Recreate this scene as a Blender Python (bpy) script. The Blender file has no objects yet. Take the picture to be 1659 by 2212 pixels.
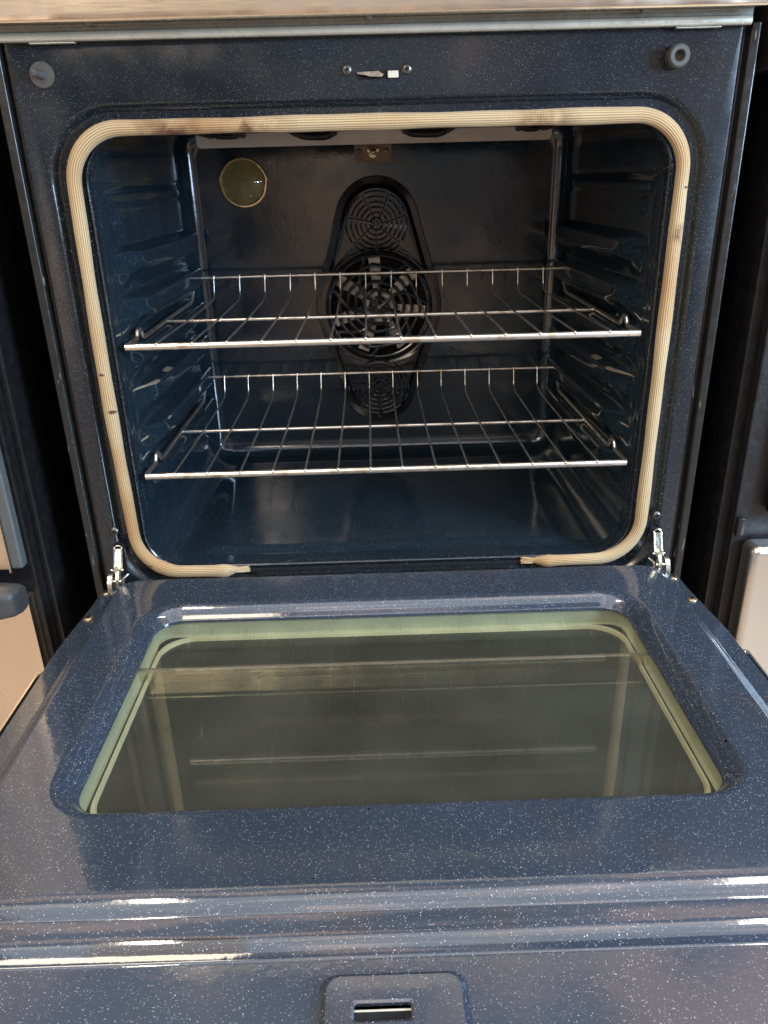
import bpy, bmesh, math, random
from mathutils import Vector, Matrix
PI = math.pi
random.seed(7)
S = bpy.context.scene
COL = S.collection

# ------------------------------------------------------------------ camera
CX, CY, CZ = -0.0142, -0.9023, 0.4659
YAW, PITCH, ROLL = -0.0102, 0.4107, -0.0262
def make_camera():
    R0 = Vector((math.cos(YAW), math.sin(YAW), 0)); F0 = Vector((-math.sin(YAW), math.cos(YAW), 0)); Z = Vector((0, 0, 1))
    F = F0 * math.cos(PITCH) - Z * math.sin(PITCH); U = F0 * math.sin(PITCH) + Z * math.cos(PITCH)
    R = R0 * math.cos(ROLL) + U * math.sin(ROLL); U2 = -R0 * math.sin(ROLL) + U * math.cos(ROLL)
    cd = bpy.data.cameras.new('camera'); cam = bpy.data.objects.new('camera', cd); COL.objects.link(cam)
    cd.sensor_fit = 'VERTICAL'; cd.sensor_height = 36; cd.lens = 36 * 1660.87 / 2212
    cd.clip_start = 0.02; cd.clip_end = 100
    M = Matrix.Identity(4)
    for i in range(3):
        M[i][0] = R[i]; M[i][1] = U2[i]; M[i][2] = -F[i]
    M[0][3], M[1][3], M[2][3] = CX, CY, CZ
    cam.matrix_world = M
    S.camera = cam
make_camera()
S.render.resolution_x = 768; S.render.resolution_y = 1024
S.view_settings.view_transform = 'Standard'; S.view_settings.look = 'None'
S.view_settings.exposure = 0.34; S.view_settings.gamma = 1.0

# ------------------------------------------------------------------ world: dim showroom surroundings
W = bpy.data.worlds.new('World'); S.world = W; W.use_nodes = True
def build_world():
    nt = W.node_tree; nt.nodes.clear(); N = nt.nodes.new; L = nt.links.new
    out = N('ShaderNodeOutputWorld'); bg = N('ShaderNodeBackground'); L(bg.outputs[0], out.inputs[0])
    tc = N('ShaderNodeTexCoord'); sep = N('ShaderNodeSeparateXYZ'); L(tc.outputs['Generated'], sep.inputs[0])
    r = N('ShaderNodeValToRGB'); mp = N('ShaderNodeMapRange')
    mp.inputs[1].default_value = -1; mp.inputs[2].default_value = 1; L(sep.outputs[2], mp.inputs[0]); L(mp.outputs[0], r.inputs[0])
    e = r.color_ramp.elements
    e[0].position = 0.0; e[0].color = (.10, .075, .055, 1)
    e[1].position = 1.0; e[1].color = (1.0, 1.0, 1.02, 1)
    for p, c in ((.42, (.66, .56, .46, 1)), (.52, (.82, .76, .68, 1)), (.62, (.56, .55, .54, 1)), (.78, (.56, .56, .57, 1)), (.90, (1.0, .93, .90, 1))):
        k = e.new(p); k.color = c
    no = N('ShaderNodeTexNoise'); no.inputs['Scale'].default_value = 2.6; no.inputs['Detail'].default_value = 3
    L(tc.outputs['Generated'], no.inputs['Vector'])
    m2 = N('ShaderNodeMapRange'); m2.inputs[1].default_value = .32; m2.inputs[2].default_value = .68
    m2.inputs[3].default_value = .35; m2.inputs[4].default_value = 1.55; L(no.outputs[0], m2.inputs[0])
    n2 = N('ShaderNodeTexNoise'); n2.inputs['Scale'].default_value = 5.5; n2.inputs['Detail'].default_value = 4; L(tc.outputs['Generated'], n2.inputs['Vector'])
    m4 = N('ShaderNodeMapRange'); m4.inputs[1].default_value = .46; m4.inputs[2].default_value = .60; L(n2.outputs[0], m4.inputs[0])
    wc = N('ShaderNodeMixRGB'); L(m4.outputs[0], wc.inputs[0]); wc.inputs[1].default_value = (.50, .56, .68, 1); wc.inputs[2].default_value = (1.75, 1.36, 1.12, 1)
    w2 = N('ShaderNodeMixRGB'); w2.blend_type = 'MULTIPLY'; w2.inputs[0].default_value = 1; L(r.outputs[0], w2.inputs[1]); L(wc.outputs[0], w2.inputs[2])
    mx = N('ShaderNodeMixRGB'); mx.blend_type = 'MULTIPLY'; mx.inputs[0].default_value = 1
    L(w2.outputs[0], mx.inputs[1]); L(m2.outputs[0], mx.inputs[2])
    # background bands added for the reflections: bright middle, unseen dark objects on both sides
    ab = N('ShaderNodeMath'); ab.operation = 'ABSOLUTE'; sh = N('ShaderNodeMath'); sh.operation = 'ADD'; sh.inputs[1].default_value = -.02
    L(sep.outputs[0], sh.inputs[0]); L(sh.outputs[0], ab.inputs[0])
    cr = N('ShaderNodeValToRGB'); L(ab.outputs[0], cr.inputs[0]); q = cr.color_ramp.elements
    q[0].position = .12; q[0].color = (1, 1, 1, 1); q[1].position = .44; q[1].color = (1.1, 1.1, 1.1, 1)
    for p, v in ((.15, .22), (.34, .30)):
        k = q.new(p); k.color = (v, v, v * 1.1, 1)
    fy = N('ShaderNodeMapRange'); fy.inputs[1].default_value = -.1; fy.inputs[2].default_value = -.5; fy.inputs[3].default_value = 0; fy.inputs[4].default_value = 1; L(sep.outputs[1], fy.inputs[0])
    ms = N('ShaderNodeMixRGB'); ms.blend_type = 'MULTIPLY'; L(fy.outputs[0], ms.inputs[0]); L(mx.outputs[0], ms.inputs[1]); L(cr.outputs[0], ms.inputs[2])
    L(ms.outputs[0], bg.inputs[0]); bg.inputs[1].default_value = 0.85
build_world()

def area(name, loc, target, size, power, color):
    d = bpy.data.lights.new(name, 'AREA'); d.shape = 'RECTANGLE'; d.size, d.size_y = size
    d.energy = power; d.color = color
    o = bpy.data.objects.new(name, d); COL.objects.link(o); o.location = loc
    o.rotation_euler = (Vector(target) - Vector(loc)).to_track_quat('-Z', 'Y').to_euler()
    return o
area('ceiling_softlight', (0.1, -1.4, 2.7), (0, -.3, .1), (3.4, 2.6), 36, (.90, .95, 1.0))
area('strip_light_warm', (-.75, -.45, 2.1), (-.3, -.4, 0), (.5, .10), 9, (1, .88, .74))
area('strip_light_far', (1.15, -.45, 2.1), (.4, -.4, 0), (.8, .10), 9, (1, .90, .78))
area('window_light', (1.7, -1.15, .75), (-.3, .0, .15), (.6, .6), 62, (.50, .72, 1.0))
area('aisle_light', (-.9, -2.2, 1.5), (0, 0, .35), (.8, .5), 14, (1, .84, .66))

# ------------------------------------------------------------------ materials
def new_mat(name):
    m = bpy.data.materials.new(name); m.use_nodes = True
    nt = m.node_tree; b = nt.nodes['Principled BSDF']
    return m, nt, b
def plain(name, col, rough=.4, metal=0., bump=0., bscale=200, coat=0., var=.12, vscale=30, **kw):
    m, nt, b = new_mat(name); N = nt.nodes.new; L = nt.links.new
    b.inputs['Roughness'].default_value = rough; b.inputs['Metallic'].default_value = metal
    b.inputs['Coat Weight'].default_value = coat
    tc = N('ShaderNodeTexCoord')
    no = N('ShaderNodeTexNoise'); no.inputs['Scale'].default_value = vscale; no.inputs['Detail'].default_value = 4
    L(tc.outputs['Object'], no.inputs['Vector'])
    mr = N('ShaderNodeMapRange'); mr.inputs[1].default_value = .3; mr.inputs[2].default_value = .7
    mr.inputs[3].default_value = 1 - var; mr.inputs[4].default_value = 1 + var; L(no.outputs[0], mr.inputs[0])
    mx = N('ShaderNodeMixRGB'); mx.blend_type = 'MULTIPLY'; mx.inputs[0].default_value = 1
    mx.inputs[1].default_value = (*col, 1); L(mr.outputs[0], mx.inputs[2]); L(mx.outputs[0], b.inputs['Base Color'])
    r2 = N('ShaderNodeMapRange'); r2.inputs[3].default_value = rough * .75; r2.inputs[4].default_value = min(1, rough * 1.3)
    r2.inputs[1].default_value = .3; r2.inputs[2].default_value = .7
    n2 = N('ShaderNodeTexNoise'); n2.inputs['Scale'].default_value = vscale * 3; L(tc.outputs['Object'], n2.inputs['Vector'])
    L(n2.outputs[0], r2.inputs[0]); L(r2.outputs[0], b.inputs['Roughness'])
    if bump:
        n3 = N('ShaderNodeTexNoise'); n3.inputs['Scale'].default_value = bscale; n3.inputs['Detail'].default_value = 3
        L(tc.outputs['Object'], n3.inputs['Vector'])
        bp = N('ShaderNodeBump'); bp.inputs['Strength'].default_value = bump; bp.inputs['Distance'].default_value = .001
        L(n3.outputs[0], bp.inputs['Height']); L(bp.outputs[0], b.inputs['Normal'])
    return m

def enamel(name, col, speck=1.0, rough=.13, stains=0., spots=(), spec=.62):
    """glossy navy porcelain enamel with fine white flecks"""
    m, nt, b = new_mat(name); N = nt.nodes.new; L = nt.links.new
    tc = N('ShaderNodeTexCoord'); src = tc.outputs['Object']
    def math_(op, a, bb=None, clamp=False):
        n = N('ShaderNodeMath'); n.operation = op; n.use_clamp = clamp
        for i, v in enumerate((a, bb)):
            if v is None: continue
            if isinstance(v, (int, float)): n.inputs[i].default_value = v
            else: L(v, n.inputs[i])
        return n.outputs[0]
    # slight warp so flecks are irregular
    nw = N('ShaderNodeTexNoise'); nw.inputs['Scale'].default_value = 900; nw.inputs['Detail'].default_value = 1; L(src, nw.inputs['Vector'])
    wv = N('ShaderNodeVectorMath'); wv.operation = 'SCALE'; wv.inputs['Scale'].default_value = .0011; L(nw.outputs['Color'], wv.inputs[0])
    av = N('ShaderNodeVectorMath'); av.operation = 'ADD'; L(src, av.inputs[0]); L(wv.outputs[0], av.inputs[1])
    masks = []
    for sc, keep, rad in ((560, .60, .165), (330, .80, .125), (800, .55, .19)):
        v = N('ShaderNodeTexVoronoi'); v.inputs['Scale'].default_value = sc; L(av.outputs[0], v.inputs['Vector'])
        sp = N('ShaderNodeSeparateXYZ'); L(v.outputs['Color'], sp.inputs[0])
        thr = math_('MULTIPLY', math_('ADD', math_('MULTIPLY', sp.outputs[1], 1.0), .45), rad)
        inside = math_('LESS_THAN', v.outputs['Distance'], thr)
        on = math_('GREATER_THAN', sp.outputs[0], keep)
        br = math_('ADD', math_('MULTIPLY', sp.outputs[2], .75), .25)
        masks.append(math_('MULTIPLY', math_('MULTIPLY', inside, on), br))
    den = N('ShaderNodeTexNoise'); den.inputs['Scale'].default_value = 9; den.inputs['Detail'].default_value = 3; L(src, den.inputs['Vector'])
    dm = N('ShaderNodeMapRange'); dm.inputs[1].default_value = .35; dm.inputs[2].default_value = .65
    dm.inputs[3].default_value = .55; dm.inputs[4].default_value = 1.; L(den.outputs[0], dm.inputs[0])
    mk = math_('MAXIMUM', math_('MAXIMUM', masks[0], masks[1]), masks[2])
    mk = math_('MULTIPLY', math_('MULTIPLY', mk, dm.outputs[0]), speck, True)
    n1 = N('ShaderNodeTexNoise'); n1.inputs['Scale'].default_value = 5; n1.inputs['Detail'].default_value = 5; L(src, n1.inputs['Vector'])
    cr = N('ShaderNodeValToRGB'); e = cr.color_ramp.elements
    e[0].position = .3; e[0].color = (col[0] * .9, col[1] * .9, col[2] * .86, 1)
    e[1].position = .7; e[1].color = (col[0] * 1.12, col[1] * 1.1, col[2] * 1.12, 1); L(n1.outputs[0], cr.inputs[0])
    base = cr.outputs[0]
    if stains:
        ns = N('ShaderNodeTexNoise'); ns.inputs['Scale'].default_value = 11; ns.inputs['Detail'].default_value = 6; L(src, ns.inputs['Vector'])
        ms = N('ShaderNodeMapRange'); ms.inputs[1].default_value = .56; ms.inputs[2].default_value = .72
        ms.inputs[4].default_value = stains; L(ns.outputs[0], ms.inputs[0])
        mxs = N('ShaderNodeMixRGB'); L(ms.outputs[0], mxs.inputs[0]); L(base, mxs.inputs[1]); mxs.inputs[2].default_value = (.05, .035, .022, 1)
        base = mxs.outputs[0]
    # sparse baked-on dark crumbs, a few hair scratches
    vd = N('ShaderNodeTexVoronoi'); vd.inputs['Scale'].default_value = 75; L(av.outputs[0], vd.inputs['Vector'])
    sd = N('ShaderNodeSeparateXYZ'); L(vd.outputs['Color'], sd.inputs[0])
    dk = math_('MULTIPLY', math_('LESS_THAN', vd.outputs['Distance'], math_('MULTIPLY', sd.outputs[1], .10)), math_('GREATER_THAN', sd.outputs[0], .80))
    mdk = N('ShaderNodeMixRGB'); L(dk, mdk.inputs[0]); L(base, mdk.inputs[1]); mdk.inputs[2].default_value = (.006, .005, .004, 1); base = mdk.outputs[0]
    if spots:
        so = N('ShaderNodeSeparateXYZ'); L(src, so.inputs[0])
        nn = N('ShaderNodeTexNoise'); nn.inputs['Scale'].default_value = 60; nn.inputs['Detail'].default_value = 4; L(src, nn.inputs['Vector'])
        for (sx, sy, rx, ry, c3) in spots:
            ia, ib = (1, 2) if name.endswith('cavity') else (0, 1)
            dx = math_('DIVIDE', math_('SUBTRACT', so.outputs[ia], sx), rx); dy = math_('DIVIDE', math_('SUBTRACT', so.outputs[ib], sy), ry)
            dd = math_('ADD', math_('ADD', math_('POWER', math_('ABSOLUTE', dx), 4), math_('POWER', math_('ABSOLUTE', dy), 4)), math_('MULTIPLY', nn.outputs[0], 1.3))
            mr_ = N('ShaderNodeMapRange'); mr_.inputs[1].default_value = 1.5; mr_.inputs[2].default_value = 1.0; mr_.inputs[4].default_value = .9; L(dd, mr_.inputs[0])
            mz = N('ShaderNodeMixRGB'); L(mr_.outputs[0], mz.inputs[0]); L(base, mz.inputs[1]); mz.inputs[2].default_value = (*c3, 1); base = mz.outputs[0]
    mx = N('ShaderNodeMixRGB'); L(mk, mx.inputs[0]); L(base, mx.inputs[1]); mx.inputs[2].default_value = (.70, .73, .78, 1)
    L(mx.outputs[0], b.inputs['Base Color'])
    # smudged roughness and orange peel
    nr = N('ShaderNodeTexNoise'); nr.inputs['Scale'].default_value = 14; nr.inputs['Detail'].default_value = 6; L(src, nr.inputs['Vector'])
    rr = N('ShaderNodeMapRange'); rr.inputs[1].default_value = .35; rr.inputs[2].default_value = .7
    rr.inputs[3].default_value = rough * .65; rr.inputs[4].default_value = rough * 1.9; L(nr.outputs[0], rr.inputs[0]); L(rr.outputs[0], b.inputs['Roughness'])
    n3 = N('ShaderNodeTexNoise'); n3.inputs['Scale'].default_value = 130; n3.inputs['Detail'].default_value = 2; L(src, n3.inputs['Vector'])
    bp = N('ShaderNodeBump'); bp.inputs['Strength'].default_value = .07; bp.inputs['Distance'].default_value = .001
    L(n3.outputs[0], bp.inputs['Height'])
    n4 = N('ShaderNodeTexNoise'); n4.inputs['Scale'].default_value = 12; L(src, n4.inputs['Vector'])
    bp2 = N('ShaderNodeBump'); bp2.inputs['Strength'].default_value = .10; bp2.inputs['Distance'].default_value = .004
    L(n4.outputs[0], bp2.inputs['Height']); L(bp.outputs[0], bp2.inputs['Normal']); L(bp2.outputs[0], b.inputs['Normal'])
    b.inputs['Specular IOR Level'].default_value = spec
    return m

def brushed(name, col, rough=.3, axis=0, streak=.10):
    m, nt, b = new_mat(name); N = nt.nodes.new; L = nt.links.new
    tc = N('ShaderNodeTexCoord'); mp = N('ShaderNodeMapping'); L(tc.outputs['Object'], mp.inputs[0])
    sc = [900, 900, 900]; sc[axis] = 30; mp.inputs['Scale'].default_value = sc
    no = N('ShaderNodeTexNoise'); no.inputs['Scale'].default_value = 1; no.inputs['Detail'].default_value = 3; L(mp.outputs[0], no.inputs['Vector'])
    b.inputs['Metallic'].default_value = 1; b.inputs['Base Color'].default_value = (*col, 1)
    mr = N('ShaderNodeMapRange'); mr.inputs[1].default_value = .3; mr.inputs[2].default_value = .7
    mr.inputs[3].default_value = rough * (1 - streak); mr.inputs[4].default_value = rough * (1 + streak); L(no.outputs[0], mr.inputs[0]); L(mr.outputs[0], b.inputs['Roughness'])
    bp = N('ShaderNodeBump'); bp.inputs['Strength'].default_value = .05; bp.inputs['Distance'].default_value = .0002
    L(no.outputs[0], bp.inputs['Height'])
    n2 = N('ShaderNodeTexNoise'); n2.inputs['Scale'].default_value = 1; mp2 = N('ShaderNodeMapping'); mp2.inputs['Scale'].default_value = (9, 2, 1.5); L(tc.outputs['Object'], mp2.inputs[0]); L(mp2.outputs[0], n2.inputs['Vector'])
    b2 = N('ShaderNodeBump'); b2.inputs['Strength'].default_value = .5; b2.inputs['Distance'].default_value = .02
    L(n2.outputs[0], b2.inputs['Height']); L(bp.outputs[0], b2.inputs['Normal']); L(b2.outputs[0], b.inputs['Normal'])
    return m

def braid():
    """woven fibreglass sleeve: tan, fine knitted rows, brown scorch marks"""
    m, nt, b = new_mat('woven_fibreglass'); N = nt.nodes.new; L = nt.links.new
    uv = N('ShaderNodeUVMap'); uv.uv_map = 'UVMap'; sp = N('ShaderNodeSeparateXYZ'); L(uv.outputs[0], sp.inputs[0])
    def M(op, a, bb=None, clamp=False):
        n = N('ShaderNodeMath'); n.operation = op; n.use_clamp = clamp
        for i, v in enumerate((a, bb)):
            if v is None: continue
            if isinstance(v, (int, float)): n.inputs[i].default_value = v
            else: L(v, n.inputs[i])
        return n.outputs[0]
    rows = M('ABSOLUTE', M('SINE', M('MULTIPLY', sp.outputs[1], 2 * PI * 10)))       # rows running lengthwise
    ch = M('ADD', M('MULTIPLY', sp.outputs[0], 2 * PI / .0017), M('MULTIPLY', rows, 2.6))
    st = M('ADD', M('MULTIPLY', M('SINE', ch), .5), .5)
    h = M('ADD', M('MULTIPLY', M('POWER', rows, .7), .72), M('MULTIPLY', st, .28))
    cr = N('ShaderNodeValToRGB'); e = cr.color_ramp.elements
    e[0].position = .15; e[0].color = (.20, .125, .055, 1); e[1].position = .9; e[1].color = (.62, .47, .26, 1)
    k = e.new(.5); k.color = (.40, .275, .13, 1); L(h, cr.inputs[0])
    tc = N('ShaderNodeTexCoord'); so = N('ShaderNodeSeparateXYZ'); L(tc.outputs['Object'], so.inputs[0])
    def spot(x, z, r, edge=.6):
        dx = M('SUBTRACT', so.outputs[0], x); dz = M('MULTIPLY', M('SUBTRACT', so.outputs[2], z), 2.2)
        d = M('SQRT', M('ADD', M('MULTIPLY', dx, dx), M('MULTIPLY', dz, dz)))
        mr = N('ShaderNodeMapRange'); mr.inputs[1].default_value = r * (1 - edge); mr.inputs[2].default_value = r
        mr.inputs[3].default_value = 1; mr.inputs[4].default_value = 0; L(d, mr.inputs[0]); return mr.outputs[0]
    no = N('ShaderNodeTexNoise'); no.inputs['Scale'].default_value = 45; no.inputs['Detail'].default_value = 4; L(tc.outputs['Object'], no.inputs['Vector'])
    nz = N('ShaderNodeMapRange'); nz.inputs[1].default_value = .40; nz.inputs[2].default_value = .60; L(no.outputs[0], nz.inputs[0])
    big = M('MAXIMUM', M('MAXIMUM', spot(-.215, .513, .055, .9), spot(-.13, .516, .05, .9)), M('MAXIMUM', spot(.175, .516, .04, .9), spot(.335, .40, .03)))
    sc = M('MULTIPLY', big, nz.outputs[0])
    small = M('MAXIMUM', M('MAXIMUM', spot(-.3305, .262, .004, .3), spot(-.3255, .217, .0055, .3)), M('MAXIMUM', spot(.330, .448, .003, .3), spot(-.31, .01, .004, .4)))
    n2 = N('ShaderNodeTexNoise'); n2.inputs['Scale'].default_value = 8; n2.inputs['Detail'].default_value = 3; L(tc.outputs['Object'], n2.inputs['Vector'])
    age = N('ShaderNodeMapRange'); age.inputs[1].default_value = .45; age.inputs[2].default_value = .7; age.inputs[4].default_value = .8; L(n2.outputs[0], age.inputs[0])
    a1 = N('ShaderNodeMixRGB'); a1.blend_type = 'MULTIPLY'; L(age.outputs[0], a1.inputs[0]); L(cr.outputs[0], a1.inputs[1]); a1.inputs[2].default_value = (.80, .58, .36, 1)
    a2 = N('ShaderNodeMixRGB'); a2.blend_type = 'MULTIPLY'; L(M('MULTIPLY', sc, 1.0), a2.inputs[0]); L(a1.outputs[0], a2.inputs[1]); a2.inputs[2].default_value = (.26, .13, .05, 1)
    a3 = N('ShaderNodeMixRGB'); a3.blend_type = 'MULTIPLY'; L(small, a3.inputs[0]); L(a2.outputs[0], a3.inputs[1]); a3.inputs[2].default_value = (.2, .1, .07, 1)
    L(a3.outputs[0], b.inputs['Base Color']); b.inputs['Roughness'].default_value = .75
    b.inputs['Sheen Weight'].default_value = .15
    bp = N('ShaderNodeBump'); bp.inputs['Strength'].default_value = .9; bp.inputs['Distance'].default_value = .0008
    L(h, bp.inputs['Height']); L(bp.outputs[0], b.inputs['Normal'])
    return m

def pane_glass(name, tint, haze, hazecol, ior=1.55):
    m = bpy.data.materials.new(name); m.use_nodes = True; nt = m.node_tree; nt.nodes.clear(); N = nt.nodes.new; L = nt.links.new
    out = N('ShaderNodeOutputMaterial'); tr = N('ShaderNodeBsdfTransparent'); tr.inputs[0].default_value = (*tint, 1)
    gl = N('ShaderNodeBsdfGlossy'); gl.inputs['Roughness'].default_value = .012
    df = N('ShaderNodeBsdfDiffuse'); df.inputs[0].default_value = (*hazecol, 1)
    lw = N('ShaderNodeLayerWeight'); lw.inputs['Blend'].default_value = .5
    pw = N('ShaderNodeMath'); pw.operation = 'POWER'; pw.inputs[1].default_value = 5; L(lw.outputs['Facing'], pw.inputs[0])
    fr = N('ShaderNodeMath'); fr.operation = 'MULTIPLY_ADD'; f0 = ((ior - 1) / (ior + 1)) ** 2; fr.inputs[1].default_value = 1 - f0; fr.inputs[2].default_value = f0
    L(pw.outputs[0], fr.inputs[0])
    tc = N('ShaderNodeTexCoord'); no = N('ShaderNodeTexNoise'); no.inputs['Scale'].default_value = 9; no.inputs['Detail'].default_value = 8
    L(tc.outputs['Object'], no.inputs['Vector'])
    mr = N('ShaderNodeMapRange'); mr.inputs[1].default_value = .3; mr.inputs[2].default_value = .75
    mr.inputs[3].default_value = haze * .6; mr.inputs[4].default_value = haze * 1.7; L(no.outputs[0], mr.inputs[0])
    # dust specks
    v = N('ShaderNodeTexVoronoi'); v.inputs['Scale'].default_value = 130; L(tc.outputs['Object'], v.inputs['Vector'])
    sp = N('ShaderNodeSeparateXYZ'); L(v.outputs['Color'], sp.inputs[0])
    lt = N('ShaderNodeMath'); lt.operation = 'LESS_THAN'; lt.inputs[1].default_value = .07; L(v.outputs['Distance'], lt.inputs[0])
    gt = N('ShaderNodeMath'); gt.operation = 'GREATER_THAN'; gt.inputs[1].default_value = .72; L(sp.outputs[0], gt.inputs[0])
    mu = N('ShaderNodeMath'); mu.operation = 'MULTIPLY'; L(lt.outputs[0], mu.inputs[0]); L(gt.outputs[0], mu.inputs[1])
    m3 = N('ShaderNodeMath'); m3.operation = 'MULTIPLY_ADD'; m3.inputs[1].default_value = .35; L(mu.outputs[0], m3.inputs[0]); L(mr.outputs[0], m3.inputs[2])
    a = N('ShaderNodeMixShader'); L(m3.outputs[0], a.inputs[0]); L(tr.outputs[0], a.inputs[1]); L(df.outputs[0], a.inputs[2])
    c = N('ShaderNodeMixShader'); L(fr.outputs[0], c.inputs[0]); L(a.outputs[0], c.inputs[1]); L(gl.outputs[0], c.inputs[2])
    L(c.outputs[0], out.inputs[0]); return m

def chrome():
    m, nt, b = new_mat('chromed_wire'); N = nt.nodes.new; L = nt.links.new
    tc = N('ShaderNodeTexCoord'); no = N('ShaderNodeTexNoise'); no.inputs['Scale'].default_value = 60; no.inputs['Detail'].default_value = 5
    L(tc.outputs['Object'], no.inputs['Vector'])
    cr = N('ShaderNodeValToRGB'); e = cr.color_ramp.elements; e[0].position = .35; e[0].color = (.62, .50, .38, 1); e[1].position = .5; e[1].color = (.92, .85, .76, 1)
    L(no.outputs[0], cr.inputs[0]); L(cr.outputs[0], b.inputs['Base Color'])
    b.inputs['Metallic'].default_value = 1
    mr = N('ShaderNodeMapRange'); mr.inputs[3].default_value = .42; mr.inputs[4].default_value = .27; L(no.outputs[0], mr.inputs[0]); L(mr.outputs[0], b.inputs['Roughness'])
    bp = N('ShaderNodeBump'); bp.inputs['Strength'].default_value = .2; bp.inputs['Distance'].default_value = .0006
    L(no.outputs[0], bp.inputs['Height']); L(bp.outputs[0], b.inputs['Normal'])
    return m

def scuffed_black():
    m = plain('black_side_paint', (.016, .016, .015), .30, bump=.12, bscale=260)
    nt = m.node_tree; N = nt.nodes.new; L = nt.links.new; b = nt.nodes['Principled BSDF']
    tc = N('ShaderNodeTexCoord'); mp = N('ShaderNodeMapping'); mp.inputs['Scale'].default_value = (260, 60, 26); L(tc.outputs['Object'], mp.inputs[0])
    no = N('ShaderNodeTexNoise'); no.inputs['Scale'].default_value = 1; no.inputs['Detail'].default_value = 6; L(mp.outputs[0], no.inputs['Vector'])
    g = N('ShaderNodeMapRange'); g.inputs[1].default_value = .66; g.inputs[2].default_value = .70; g.inputs[4].default_value = .75; L(no.outputs[0], g.inputs[0])
    old = b.inputs['Base Color'].links[0].from_socket
    mx = N('ShaderNodeMixRGB'); L(g.outputs[0], mx.inputs[0]); L(old, mx.inputs[1]); mx.inputs[2].default_value = (.30, .29, .25, 1); L(mx.outputs[0], b.inputs['Base Color'])
    return m

NAVY = (.020, .027, .050)
M = dict(
    frame=enamel('navy_enamel_frame', (.0085, .0135, .0185), .55, .15),
    door=enamel('navy_enamel_door', (.028, .039, .057), 0.85, .075, stains=.35, spec=1.0, spots=((-.165, -.5385, .060, .0062, (.020, .012, .008)), (.262, -.5455, .010, .006, (.012, .010, .009)))),  # left-hand spot: a dark reflection painted into the enamel as a brown patch
    cavity=enamel('navy_enamel_cavity', (.0105, .0205, .0290), .30, .10, spec=.75, spots=((.075, .228, .034, .0014, (.30, .24, .17)), (.160, .229, .016, .0012, (.34, .28, .2)), (.055, .163, .012, .0012, (.30, .24, .17)),
        (.020, .302, .010, .0012, (.30, .24, .17)), (.120, .172, .010, .0010, (.3, .24, .17)))),
    fanblk=enamel('black_enamel_cover', (.010, .011, .013), .25, .12),
    braid=braid(), chrome=chrome(),
    steel=brushed('brushed_stainless', (.82, .72, .58), .25, 0),
    steelv=brushed('brushed_stainless_vertical', (.80, .68, .54), .30, 2),
    rail=plain('grey_rail_paint', (.20, .20, .17), .30, .6, bump=.1),
    lip=plain('bright_rail_lip', (.62, .60, .50), .30, .5, bump=.1),
    black=scuffed_black(),
    nblack=plain('satin_black_metal', (.008, .008, .009), .40, bump=.25, bscale=300),
    void=plain('unlit_black', (.002, .002, .002), .9),  # near-black painted in for the shade inside holes and recesses
    rubber=plain('grey_rubber', (.075, .072, .066), .55, bump=.2, bscale=300),
    screw=plain('dark_screw_steel', (.16, .16, .15), .32, .9, bump=.3, bscale=600),
    tansc=plain('bronze_screw_steel', (.42, .33, .22), .30, .9, bump=.4, bscale=700),
    zinc=plain('worn_zinc_hinge', (.62, .60, .52), .26, 1., bump=.4, bscale=240, var=.3),
    pale=plain('pale_shield_enamel', (.72, .64, .56), .42, bump=.1, var=.08),
    green=plain('pale_spacer_metal', (.64, .64, .52), .50, .1, bump=.1, bscale=60, var=.1),
    greenlip=plain('cream_seal', (.80, .74, .55), .55, bump=.1),
    brass=plain('tarnished_brass', (.80, .62, .34), .22, .8, bump=.4, bscale=300),
    bracket=plain('tan_bracket_plate', (.22, .155, .11), .45, .5, var=.25, vscale=90),
    fan=plain('galvanised_fan_blade', (.62, .56, .49), .45, .2, bump=.3, var=.25, vscale=60),
    element=plain('black_heating_element', (.008, .008, .009), .5),
    nylon=plain('cream_nylon', (.62, .56, .45), .45),
    lens=pane_glass('bulb_lens_glass', (.85, .82, .62), .12, (.34, .32, .22), 1.5),
    steelr=brushed('brushed_stainless_grey', (.66, .63, .57), .32, 2),
    glass=pane_glass('oven_window_glass', (.86, .875, .81), .04, (.38, .38, .33), 1.62),
    inner=plain('coated_inner_pane', (.034, .034, .029), .05, 0, var=.15, vscale=7),
    greyplastic=plain('grey_plastic_end', (.085, .095, .095), .35, bump=.1),
    handle=plain('charcoal_handle', (.045, .046, .046), .42, bump=.25, bscale=250),
    floor=plain('showroom_floor', (.52, .41, .30), .5, var=.2, vscale=4),
    wall=plain('dark_wall_paint', (.03, .028, .026), .8),
    chip=plain('worn_bare_metal', (.45, .36, .28), .4, .6),
)

# ------------------------------------------------------------------ mesh helpers
def link(name, bm, mats, parent=None, smooth=True, ang=35, wn=True):
    me = bpy.data.meshes.new(name)
    bmesh.ops.recalc_face_normals(bm, faces=bm.faces[:])
    bm.to_mesh(me); bm.free()
    for m in (mats if isinstance(mats, (list, tuple)) else [mats]): me.materials.append(m)
    if smooth:
        for p in me.polygons: p.use_smooth = True
        try: me.set_sharp_from_angle(angle=math.radians(ang))
        except Exception: pass
    o = bpy.data.objects.new(name, me); COL.objects.link(o)
    if wn:
        md = o.modifiers.new('weighted', 'WEIGHTED_NORMAL'); md.mode = 'FACE_AREA'; md.weight = 100; md.keep_sharp = True
    if parent: o.parent = parent
    return o
def empty(name, loc, label, cat, group=None):
    o = bpy.data.objects.new(name, None); COL.objects.link(o); o.location = loc; o.empty_display_size = .05
    o['label'] = label; o['category'] = cat
    if group: o['group'] = group
    return o
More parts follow.
